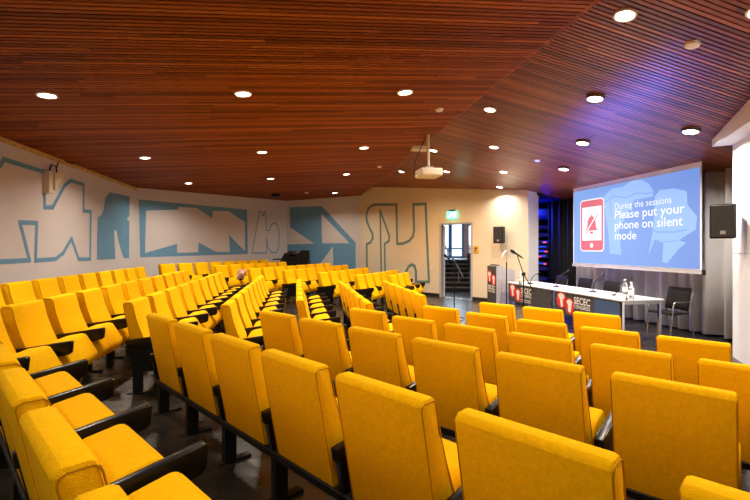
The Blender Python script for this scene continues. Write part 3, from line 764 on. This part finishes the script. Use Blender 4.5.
p = table_pt(621.5, 299.3); t = thing('name_card', 'folded white card standing in front of the water bottles', 'name card', (p.x, p.y, TH))
for sgn in (1, -1):
    bm = bmesh.new(); vs = [bm.verts.new(q) for q in ((sgn*.035, -.12, 0), (sgn*.035, .12, 0), (0, .12, .09), (0, -.12, .09))]; bm.faces.new(vs)
    new_obj('card_face', bm, M_PAPER, t)
for k, (x, y, lab) in enumerate(((606, 294.6, 'sheets of white paper beside the gooseneck microphone near the bottles'), (546, 286.6, 'sheets of white paper on the table nearer the lectern'), (579, 290.6, 'sheets of white paper just past the table seam'))):
    p = table_pt(x, y); bm = bmesh.new()
    for j in range(3): add_box(bm, (-.10, -.15, .0012*j), (.11, .15, .0012*j+.001), Matrix.Translation((p.x, p.y, TH))@Matrix.Rotation(.12*j-.1, 4, 'Z'))
    tag(new_obj('paper_sheets', bm, M_PAPER), lab, 'paper', 'papers on the tables')

# ------------------------------------------------------------------ black stage chairs
def stage_chair(loc, rz, label, arms=True):
    t = thing('stacking_chair', label, 'chair', loc, rz, 'black chairs on the stage')     # faces local +y
    new_obj('seat', prism([(-.21, .43), (-.20, .455), (.18, .465), (.24, .45), (.235, .425), (.1, .42)], -.24, .24, .008, 2, 30), M_CHAIRF, t, True)
    bm = bmesh.new()
    prof = [(-.20, .49), (-.225, .62), (-.26, .78), (-.30, .915)]
    rows = []
    for y, z in prof:
        rows.append([bm.verts.new((x, y+.03*(abs(x)/.23)**2, z)) for x in (-.235, -.12, 0, .12, .235)])
    for i in range(3):
        for k in range(4): bm.faces.new((rows[i][k], rows[i][k+1], rows[i+1][k+1], rows[i+1][k]))
    o = new_obj('backrest', bm, M_CHAIRF, t, True); md = o.modifiers.new('thick', 'SOLIDIFY'); md.thickness = .022; md.offset = 0
    for s in (-1, 1):
        x = s*.25
        pts = [(x, .25, 0), (x, .215, .45)]
        if arms: pts = [(x, .25, 0), (x*1.04, .20, .50), (x*1.06, .185, .63), (x*1.06, .16, .665), (x*1.06, -.10, .665), (x*1.0, -.22, .655)]
        new_obj('leg', tube(pts, .011, 8), M_CHROME, t, True)
        new_obj('leg', tube([(x, -.30, 0), (x*.98, -.215, .44), (x*.96, -.205, .52), (x*.96, -.27, .84)], .011, 8), M_CHROME, t, True)
    return t
def facing(u, v): return math.atan2(v, u)-PI/2
stage_chair((7.06, 7.02, 0), facing(-1, -.05), 'black armchair with chrome legs standing past the bare table end')
for (u, v, lab) in ((7.0, 10.66, 'dark chair behind the table nearer the lectern'), (6.9, 9.55, 'dark chair behind the table seam'), (6.85, 8.56, 'dark chair behind the blue-glow table')):
    stage_chair((u, v, 0), facing(-1, 0), lab, False)

# ------------------------------------------------------------------ lectern
lc = thing('lectern', 'tall grey lectern with dark emblem front near the doorway wall', 'lectern', (5.29, 10.9, 0))
prof = [(0, 0), (0, 1.2), (.06, 1.2), (.55, 1.07), (.55, 0)]
bm = bmesh.new()
a = [bm.verts.new((x, -.26, z)) for x, z in prof]; b = [bm.verts.new((x, .26, z)) for x, z in prof]
bm.faces.new(a); bm.faces.new(b[::-1])
for i in range(5): bm.faces.new((a[i], a[(i+1) % 5], b[(i+1) % 5], b[i]))
new_obj('body', bm, M_LECT, lc)
bm = bmesh.new(); add_box(bm, (-.012, -.262, .02), (0, .262, 1.18)); lp = new_obj('front_panel', bm, M_BANN, lc)
logo(lp, Vector((-.013, 0, .86)), .36)
f = (Vector((-.013, .21, 0)), Vector((0, -1, 0)), Vector((0, 0, 1)), Vector((-1, 0, 0)))
text_obj('panel_text', 'SECEC', .15, M_WHT, lp, f, (0, .55), .005, .42, t=.003); text_obj('panel_text', 'CONGRESS', .08, M_WHT, lp, f, (0, .47), .002, .42, t=.003)
bm = bmesh.new()
for x in (.14, .28, .42): add_box(bm, (x, -.266, .02), (x+.012, -.26, 1.2-.265*(x-.06)-.02))
new_obj('side_rib', bm, M_ALU, lc)
bm = bmesh.new(); add_box(bm, (.05, -.18, 1.20), (.13, .2, 1.225)); tag(new_obj('document_holder', bm, M_BLKM, None, False, (5.29, 10.9, 0)), 'flat black box lying on the top of the lectern', 'box')

# ------------------------------------------------------------------ microphone stands
def mic_stand(x, ybase_Z, clutch, mic_a, mic_b, tail, label, orange=False):
    Z = ybase_Z; b0 = at_depth(x, 260, Z); t = thing('microphone_stand', label, 'microphone stand', (b0.x, b0.y, 0), 0, 'microphone stands near the stage')
    O = Vector((b0.x, b0.y, 0)); cl = at_depth(x, clutch, Z)-O
    new_obj('pole', tube([(0, 0, .05), cl], .014, 8), M_BLKM, t, True)
    for k in range(3):
        an = 2*PI*k/3+.3; new_obj('leg', tube([(0, 0, .12), (.28*math.cos(an), .28*math.sin(an), .02)], .012, 6), M_BLKM, t, True)
    ma = at_depth(*mic_a, Z-.1)-O; mb = at_depth(*mic_b, Z-.05)-O; tl = at_depth(*tail, Z+.05)-O
    mm = ma.lerp(mb, .6)
    new_obj('boom', tube([mm-Vector((0, 0, .03)), cl, tl], .010, 8), M_BLKM, t, True)
    bm = bmesh.new(); add_box(bm, (cl.x-.03, cl.y-.03, cl.z-.035), (cl.x+.03, cl.y+.03, cl.z+.035)); new_obj('clutch', bm, M_BLKM, t)
    d = (mb-ma)
    mh = new_obj('microphone', tube([ma, ma+d*.12, ma+d*.3, ma+d*.36, mb], [.02, .034, .034, .022, .016], 10), M_BLKM, t, True)
    if orange: new_obj('cable_plug', tube([mb, mb+d*.18], .014, 8), mat('orange_plug', (.8, .25, .06), .5, noise=.03), mh, True)
mic_stand(523.6, 9.3, 274, (510.5, 250), (522, 257.5), (533.5, 291), 'black boom microphone stand with orange plug in front of the table', True)
mic_stand(454.2, 9.9, 262, (444, 254.5), (449.5, 259), (463, 279.5), 'black boom microphone stand in front of the open doorway')
Z = 10.6; b0 = at_depth(506.5, 260, Z); t = thing('light_stand', 'slim tall stand with a white clamp beside the lectern', 'stand', (b0.x, b0.y, 0)); O = Vector((b0.x, b0.y, 0))
new_obj('pole', tube([(0, 0, .02), at_depth(506.5, 262, Z)-O], .014, 8), M_BLKM, t, True)
new_obj('upper_pole', tube([at_depth(506.5, 262, Z)-O, at_depth(506.7, 235, Z)-O], .010, 8), M_ALU, t, True)
new_obj('clamp', tube([at_depth(506.3, 250, Z)-O, at_depth(503, 254, Z)-O, at_depth(502.2, 257, Z)-O], .016, 6), M_WHT, t, True)
for k in range(3):
    an = 2*PI*k/3; new_obj('leg', tube([(0, 0, .25), (.26*math.cos(an), .26*math.sin(an), .015)], .010, 6), M_BLKM, t, True)

# ------------------------------------------------------------------ loudspeakers on the walls
def speaker(P, rz, label, w, d, h, bracket):
    t = thing('loudspeaker', label, 'loudspeaker', P, rz)
    bm = boxbm((-w/2, -d/2, -h/2), (w/2, d/2, h/2), .02, 2); new_obj('cabinet', bm, M_BLKM, t)
    bm = boxbm((-w/2+.02, d/2, -h/2+.02), (w/2-.02, d/2+.012, h/2-.02), .005, 1); g = new_obj('grille', bm, mat('speaker_grille', (.018, .016, .015), .6, noise=.4, nscale=200), t)
    bm = bmesh.new(); add_box(bm, (-.03, d/2+.012, -h/2+.06), (.03, d/2+.015, -h/2+.11)); new_obj('badge', bm, M_ALU, g)
    bm = bmesh.new()
    B = [Vector(q) for q in bracket]; add_tube(bm, B, .014, 8); new_obj('bracket', bm, M_ALU, t)
pw = on_wall(503.5, 235.2, P4, P5)+inD*.26; rz = math.atan2(inD.y, inD.x)-PI/2+.25
speaker(tuple(pw), rz, 'black loudspeaker on the cream wall above the lectern', .30, .26, .50, [(0, -.13, 0), (0, -.25, 0)])
pr = on_wall(733.0, 220.5, P7, P8); pr = at_depth(722.5, 221.5, 6.25)
fn = Vector((-.62, -.55, 0)); rz = math.atan2(fn.y, fn.x)-PI/2
speaker(tuple(pr), rz, 'black loudspeaker bracketed to the edge of the white right wall', .30, .28, .50, [(0, -.12, .0), (.12, -.30, .0)])

# ------------------------------------------------------------------ projector on its pole, and small ceiling devices
pp = at_depth(428.3, 172, 8.04)
pj = thing('projector', 'white projector hanging on a pole from the ceiling edge', 'projector', (pp.x, pp.y, 0))
zp = pp.z
new_obj('body', boxbm((-.20, -.22, zp-.10), (.22, .22, zp+.05), .03, 2), M_PROJ, pj)
bm = bmesh.new(); add_lathe(bm, [(.055, 0), (.055, .04), (.04, .05)], 16, Matrix.Translation((.22, -.08, zp-.02))@Matrix.Rotation(PI/2, 4, 'Y')); new_obj('lens', bm, M_BLKM, pj)
new_obj('pole', tube([(0, 0, zp+.05), (0, 0, z1(pp.x)+.0)], .028, 10), M_PROJ, pj, True)
new_obj('mount_plate', boxbm((-.08, -.08, zp+.05), (.08, .08, zp+.10), .01, 1), M_ALU, pj)
new_obj('cable', tube([(-.2, .05, zp-.02), (-.27, .06, zp-.05), (-.25, .02, zp+.2), (-.05, .03, z1(pp.x)-.05)], .008, 6), M_BLKM, pj, True)
def on_ceil(x, y, stage):
    zf, s = (z2, -.21) if stage else (z1, .066)
    n = Vector((-s, 0, 1)); u0 = 3.0; return on_plane(x, y, (u0, 0, zf(u0)), n), math.atan(s)
q, _ = on_ceil(419.5, 147, False)
bm = bmesh.new(); add_box(bm, (-.17, -.12, -.07), (.17, .12, .0)); o = new_obj('receiver_box', bm, M_PROJ, None, False, (q.x, q.y, z1(q.x))); tag(o, 'flat white box on the ceiling beside the projector pole', 'receiver')

# downlights
ring_bm = bmesh.new(); add_lathe(ring_bm, [(.105, .012), (.11, 0), (.108, -.012), (.09, -.016), (.084, -.006), (.084, .010)], 28)
rim_bm = bmesh.new(); add_lathe(rim_bm, [(.125, .01), (.125, -.035), (.12, -.045), (.105, -.047), (.10, -.035), (.10, .008)], 28)
lens_bm = bmesh.new(); add_lathe(lens_bm, [(.082, .004), (.084, -.004), (.06, -.012), (.02, -.014)], 24)
lensd_bm = bmesh.new(); add_lathe(lensd_bm, [(.10, -.02), (.10, -.038), (.07, -.046), (.02, -.048)], 24)
ME['ring'] = me_from(ring_bm, 'trim_ring', M_RING); ME['rim'] = me_from(rim_bm, 'housing', M_RINGD)
ME['lens'] = me_from(lens_bm, 'lamp_lens', M_LAMP); ME['lensd'] = me_from(lensd_bm, 'lamp_lens', M_LAMP)
WATT = 47.0
def downlight(P, tilt, label, boxy, power=1.0, group='round ceiling downlights', col=(1.0, .87, .71)):
    t = thing('ceiling_light', label, 'ceiling light', P, 0, group); t.rotation_euler = (0, -tilt, 0)
    for nm, k in ((('housing', 'rim'), ('lamp_lens', 'lensd')) if boxy else (('trim_ring', 'ring'), ('lamp_lens', 'lens'))):
        o = bpy.data.objects.new(nm, ME[k]); COL.objects.link(o); o.parent = t
    L = bpy.data.lights.new('downlight_beam', 'AREA'); L.shape = 'DISK'; L.size = .15; L.energy = WATT*power; L.color = col; L.spread = math.radians(150)
    lo = bpy.data.objects.new('downlight_beam', L); COL.objects.link(lo); lo.location = (P[0], P[1], P[2]-.12)
LR = [(47, 95, 0, 'nearest downlight at the far left, over the left wall seats'), (243, 93.5, 0, 'downlight high above the middle block, in the front ceiling row'), (405, 92, 0, 'downlight right of the middle in the front ceiling row'),
      (145, 157.5, 0, 'downlight above the solid blue letter'), (262, 152, 0, 'downlight in the middle of the second ceiling row'), (364, 147.5, 0, 'downlight left of the projector in the second ceiling row'),
      (188.5, 183, 0, 'downlight just above the big blue mural frame'), (270.5, 178.5, 0, 'downlight above the thin outlined mural letters'), (346.5, 174, 0, 'downlight above the blue block letter, in the third row'),
      (335, 191.8, 2, 'dark rimmed downlight closest to the far white wall')]
LS = [(625, 15, 0, 'large bright downlight at the top right of the stage ceiling'), (595.5, 96.5, 2, 'dark rimmed downlight in the middle of the stage ceiling'), (691, 129.5, 2, 'dark rimmed downlight above the right side of the screen'),
      (583, 141.5, 2, 'dark rimmed downlight left of the screen top'), (490, 109.5, 0, 'downlight beside the ceiling edge, highest over the near block'), (494, 147, 0, 'downlight centred over the stage approach'),
      (564, 167.8, 2, 'small dark rimmed downlight beside the screen corner'), (433.5, 150.5, 0, 'downlight right beside the projector pole'), (401.5, 171.5, 0, 'downlight left of the projector body'),
      (446.5, 171.5, 0, 'downlight right of the projector body'), (503.5, 171.8, 0, 'downlight above the lectern loudspeaker'), (499.5, 187, 0, 'downlight nearest to the cream wall')]
for x, y, k, lab in LR:
    p, tl = on_ceil(x, y, False); downlight(tuple(p), tl, lab, k == 2)
for x, y, k, lab in LS:
    p, tl = on_ceil(x, y, True); downlight(tuple(p), tl, lab, k == 2, {499.5: .45, 564: 1.7, 691: 1.5, 503.5: .9}.get(x, 1.0), 'round stage ceiling downlights', (1.0, .70, .42) if x < 450 else ((1.0, .93, .84) if x in (499.5, 503.5, 564, 583, 691) else (1.0, .87, .71)))
# the same lamp grid carried on over the part of the room behind and beside the camera
for u, v in ((-2.9, 2.2), (-.3, 1.6), (1.7, 1.3), (-2.9, -.6), (-.2, -.7)):
    downlight((u, v, z1(u)), math.atan(.066), 'downlight above the hindmost seats, outside the view', False, .42, 'downlights over the hindmost seats')
for u, v in ((4.2, 3.2), (3.3, 1.2)):
    downlight((u, v, z2(u)), -math.atan(.21), 'downlight over the near right wall, outside the view', False, .6, 'downlights over the near right wall')
# small round detectors
def detector(x, y, stage, label, r=.05):
    p, tl = on_ceil(x, y, stage); bm = bmesh.new(); add_lathe(bm, [(r*.5, -.035), (r*.9, -.025), (r, 0), (r, .01)], 20)
    o = new_obj('smoke_detector', bm, M_WHT, None, True, p); o.rotation_euler = (0, -tl, 0); tag(o, label, 'smoke detector', 'round white ceiling detectors')
detector(692.5, 44, True, 'round white speaker disc on the upper right ceiling', .075)
detector(537, 160, True, 'white detector on the stage ceiling left of the screen', .07)
detector(439.5, 109.3, False, 'white detector near the ceiling edge above the projector', .06)
detector(379.5, 166.5, False, 'white detector near the ceiling edge left of the projector', .06)
detector(306.5, 192.5, False, 'white detector low over the blue block letter', .07)
p, tl = on_ceil(276, 194, False); bm = boxbm((-.15, -.15, -.10), (.15, .15, 0), .01, 1); o = new_obj('ceiling_speaker', bm, M_BLKM, None, False, (p.x, p.y, z1(p.x))); tag(o, 'small dark square box on the ceiling near the far corner', 'ceiling speaker')

# wall devices
p = on_wall(47, 177, P1, P2)
wd = thing('wall_sounder', 'cream wedge box with loose cables high on the left wall', 'wall device', (-4.45, p.y, p.z))
wd.location.z -= .10
new_obj('plate', prism([(-.12, -.20), (-.12, .20), (.0, .20), (.0, -.20)], .0, .12, .008, 1), M_PROJ, wd)
new_obj('wedge', prism([(.0, -.13), (.0, .19), (.34, .19)], .0, .16, .006, 1), M_PROJ, wd)
new_obj('cable', tube([(.03, .05, .20), (.04, .1, .34), (.03, .28, .34), (.03, .30, .22)], .012, 6), M_BLKM, wd, True)
new_obj('cable', tube([(.03, .28, .30), (.03, .42, .55), (.05, .62, .50), (.05, .85, .50), (.05, .92, .58)], .012, 6), M_BLKM, wd, True)
# exit sign, yellow notice, switch
def wall_box(name, x0, y0, x1, y1, depth, m, label, cat, off=0):
    xm, ym = (x0+x1)/2, (y0+y1)/2; c = on_wall(xm, ym, P4, P5); a = on_wall(x0, ym, P4, P5); b = on_wall(x1, ym, P4, P5)
    w = (b-a).length; h = abs(on_wall(xm, y0, P4, P5).z-on_wall(xm, y1, P4, P5).z)
    t = thing(name, label, cat, tuple(c), math.atan2(dD.y, dD.x))     # local x along the wall, local -y... faces room
    sgn = 1 if Vector((-dD.y, dD.x, 0)).dot(inD) > 0 else -1
    return t, w, h, sgn
t, w, h, sg = wall_box('exit_sign', 448.5, 211.5, 457, 218.5, .06, M_EXIT, 'glowing green emergency exit sign above the doorway', 'exit sign')
lo, hi = sorted((.005*sg, .09*sg)); bm = bmesh.new(); add_box(bm, (-w/2, lo, -h/2), (w/2, hi, h/2)); new_obj('housing', bm, M_EXIT, t)
lo, hi = sorted((.0*sg, .06*sg)); bm = bmesh.new(); add_box(bm, (-w/2+.05, lo, h/2), (w/2-.05, hi, h/2+.05)); new_obj('bracket', bm, M_BLKM, t)
bm = bmesh.new(); y_ = .0915*sg
def q2(pts): bm.faces.new([bm.verts.new((x*sg*-1, y_, z)) for x, z in pts])
q2([(-.10, -.08), (-.05, -.08), (.0, 0), (-.04, .02)]); q2([(-.02, .02), (.03, .02), (.03, .07), (-.02, .07)]); q2([(.06, -.08), (.16, -.08), (.16, .08), (.06, .08)])
new_obj('pictogram', bm, M_EXITW, t)
t, w, h, sg = wall_box('notice_plate', 473.6, 246.2, 478.6, 253, .02, M_SGN, 'small yellow notice on the wall right of the doorway', 'notice')
lo, hi = sorted((.0, .02*sg)); bm = bmesh.new(); add_box(bm, (-w/2, lo, -h/2), (w/2, hi, h/2)); new_obj('plate', bm, M_SGN, t)
bm = bmesh.new(); y_ = .0215*sg
q2([(-.05, .0), (.05, .0), (.05, .07), (-.05, .07)]); q2([(-.05, -.07), (.0, -.07), (.0, -.02), (-.05, -.02)])
new_obj('symbol', bm, mat('sign_brown', (.16, .07, .02), .6, noise=.05), t)
t, w, h, sg = wall_box('light_switch', 431, 265, 433, 269.5, .02, M_WALL, 'double white light switch on the wall left of the doorway', 'light switch')
lo, hi = sorted((.0, .012*sg)); bm = bmesh.new(); add_box(bm, (-.04, lo, -.08), (.04, hi, .08)); pl_ = new_obj('plate', bm, M_PROJ, t)
for z in (-.04, .04):
    lo, hi = sorted((.012*sg, .02*sg)); bm = bmesh.new(); add_box(bm, (-.022, lo, z-.028), (.022, hi, z+.028)); new_obj('rocker', bm, M_WHT, pl_)

# ------------------------------------------------------------------ control desk at the back, crumpled cloth
p = at_depth(293.5, 262, 16.35); fz = floor_z(p.x, p.y)
cd = thing('control_desk', 'black technical control desk with monitor behind the far block', 'control desk', (p.x, p.y, fz), -A)
new_obj('desk_body', boxbm((-.45, -.3, 0), (.62, .3, .93), .01, 1), M_BLKM, cd)
new_obj('console', prism([(-.3, .93), (-.3, 1.0), (.25, 1.2), (.3, 1.18), (.3, .93)], -.40, .22, .01, 1), M_BLKM, cd)
new_obj('side_flap', boxbm((-.75, -.25, .94), (-.40, .2, .98), .008, 1), M_BLKM, cd)
new_obj('monitor', boxbm((.25, -.06, .93), (.62, .06, 1.30), .015, 1), M_BLKM, cd)
cm = new_obj('camera_head', boxbm((-.22, -.1, 1.12), (.14, .12, 1.29), .03, 2), mat('grey_plastic', (.05, .05, .055), .4, noise=.1), cd)
bm = bmesh.new(); add_lathe(bm, [(.05, 0), (.06, .12), (.04, .13)], 14, Matrix.Translation((-.05, -.1, 1.21))@Matrix.Rotation(PI/2, 4, 'X')); new_obj('lens_barrel', bm, M_BLKM, cm)
st_ = SEATS  # the cloth lies over an armrest of the second far row
p = at_depth(241.5, 274, 11.75)
bm = bmesh.new(); bmesh.ops.create_icosphere(bm, subdivisions=3, radius=.11)
rn = random.Random(5)
for vtx in bm.verts:
    a = vtx.co; k = 1+.28*math.sin(a.x*38+1)*math.cos(a.z*31)+.16*math.sin(a.y*55+2*a.z*20); vtx.co = Vector((a.x*1.05*k+.35*a.z, a.y*.8*k, a.z*1.25*k))
tag(new_obj('cloth_bundle', bm, M_SKIN, None, True, p), 'small crumpled pinkish cloth bundle on a seat arm in the far block', 'cloth')

# ------------------------------------------------------------------ blue-lit equipment rack at the side of the stage
r0 = at_u(543, 250, 8.05)
rk = thing('equipment_rack', 'tall equipment rack in blue light beside the black curtain', 'equipment rack', (r0.x, r0.y, 0), math.atan2(r0.y, r0.x)-PI/2)
E_B1 = emat('led_blue', (.01, .05, 1.0), 2.5); E_B2 = emat('led_blue_dim', (.005, .01, .55), .5); E_R = emat('led_red', (1.0, .08, .2), 1.5)
bm = bmesh.new()
for x in (-.42, .38): add_box(bm, (x, -.3, 0), (x+.04, .3, 3.0))
add_box(bm, (-.42, .28, 0), (.42, .3, 3.0)); new_obj('cabinet', bm, M_BLKM, rk)
rr = random.Random(11)
zz = [.35, .62, .95, 1.12, 1.36, 1.52, 1.66, 1.82, 2.05, 2.3, 2.62]
for i, z in enumerate(zz):
    bm = bmesh.new(); add_box(bm, (-.37, -.28, z), (.37, .25, z+.11)); un = new_obj('rack_unit', bm, mat('rack_blue', (.03, .05, .3), .4, noise=.2), rk)
    bm = bmesh.new(); x0 = -.34+rr.random()*.35; add_box(bm, (x0, -.286, z+.05), (x0+.12+rr.random()*.3, -.281, z+.072)); new_obj('indicator_light', bm, E_B1 if 3 <= i <= 8 else E_B2, un)
    if i in (3, 4, 5, 7):
        bm = bmesh.new(); x0 = -.3+rr.random()*.5; add_box(bm, (x0, -.288, z+.02), (x0+.09, -.282, z+.065)); new_obj('warning_light', bm, E_R, un)
L = bpy.data.lights.new('stage_wash_blue', 'AREA'); L.energy = 500; L.color = (.02, .04, 1.0); L.size = .5
lo = bpy.data.objects.new('stage_wash_blue', L); COL.objects.link(lo); lo.location = (7.6, 13.0, 3.1)

# ------------------------------------------------------------------ added blue uplights, hidden by the tables, for the purple ceiling glow
for k, (u, v, lab) in enumerate(((6.70, 9.95, 'added floor uplight hidden behind the table nearer the lectern'), (6.70, 9.02, 'added floor uplight hidden behind the table seam'), (6.72, 8.12, 'added floor uplight hidden behind the blue-glow table'))):
    t = thing('added_stage_light', lab, 'stage light', (u, v, 0), 0, 'added stage lights on the floor behind the tables')
    bm = bmesh.new(); add_lathe(bm, [(.06, .06), (.075, .09), (.075, .20), (.068, .20), (.066, .15), (.03, .15)], 20); new_obj('housing', bm, M_BLKM, t)
    bm = bmesh.new(); add_box(bm, (-.07, -.10, 0), (.07, .10, .015))
    for y in (-.1, .085): add_box(bm, (-.02, y, .015), (.02, y+.015, .14))
    new_obj('bracket', bm, M_BLKM, t)
    L = bpy.data.lights.new('added_uplight_beam', 'SPOT'); L.energy = 620 if k < 2 else 480; L.color = (.14, .18, 1.0); L.spot_size = math.radians(100); L.spot_blend = .9; L.shadow_soft_size = .06
    lo = bpy.data.objects.new('added_uplight_beam', L); COL.objects.link(lo); lo.location = (u, v, .24); lo.rotation_euler = Vector((-.42, -.15, 1)).to_track_quat('-Z', 'Y').to_euler()
# ------------------------------------------------------------------ other light
L = bpy.data.lights.new('stair_daylight', 'AREA'); L.energy = 60; L.color = (.72, .86, 1.0); L.shape = 'RECTANGLE'; L.size = 1.4; L.size_y = 2.2
lo = bpy.data.objects.new('stair_daylight', L); COL.objects.link(lo); q = HW-ax*.12+sx*(-.3); lo.location = (q.x, q.y, 2.4)
lo.rotation_euler = Vector((-ax.x, -ax.y, -.25)).to_track_quat('-Z', 'Y').to_euler()
w = bpy.data.worlds.new('World'); scene.world = w; w.use_nodes = True
w.node_tree.nodes['Background'].inputs['Color'].default_value = (.9, .8, .7, 1); w.node_tree.nodes['Background'].inputs['Strength'].default_value = .15

# ------------------------------------------------------------------ camera and output look
cam = bpy.data.cameras.new('camera'); co = bpy.data.objects.new('camera', cam); COL.objects.link(co)
cam.sensor_width = 36; cam.lens = F/750*36; cam.shift_y = -2.0/750; cam.clip_start = .05
co.location = EYEP; co.rotation_euler = (PI/2, 0, -A); scene.camera = co
vs = scene.view_settings; vs.view_transform = 'Standard'; vs.look = 'None'; vs.gamma = 1; vs.exposure = 0.0; vs.use_curve_mapping = False
scene.cycles.use_denoising = True
scene.cycles.max_bounces = 8; scene.cycles.diffuse_bounces = 4; scene.cycles.glossy_bounces = 3
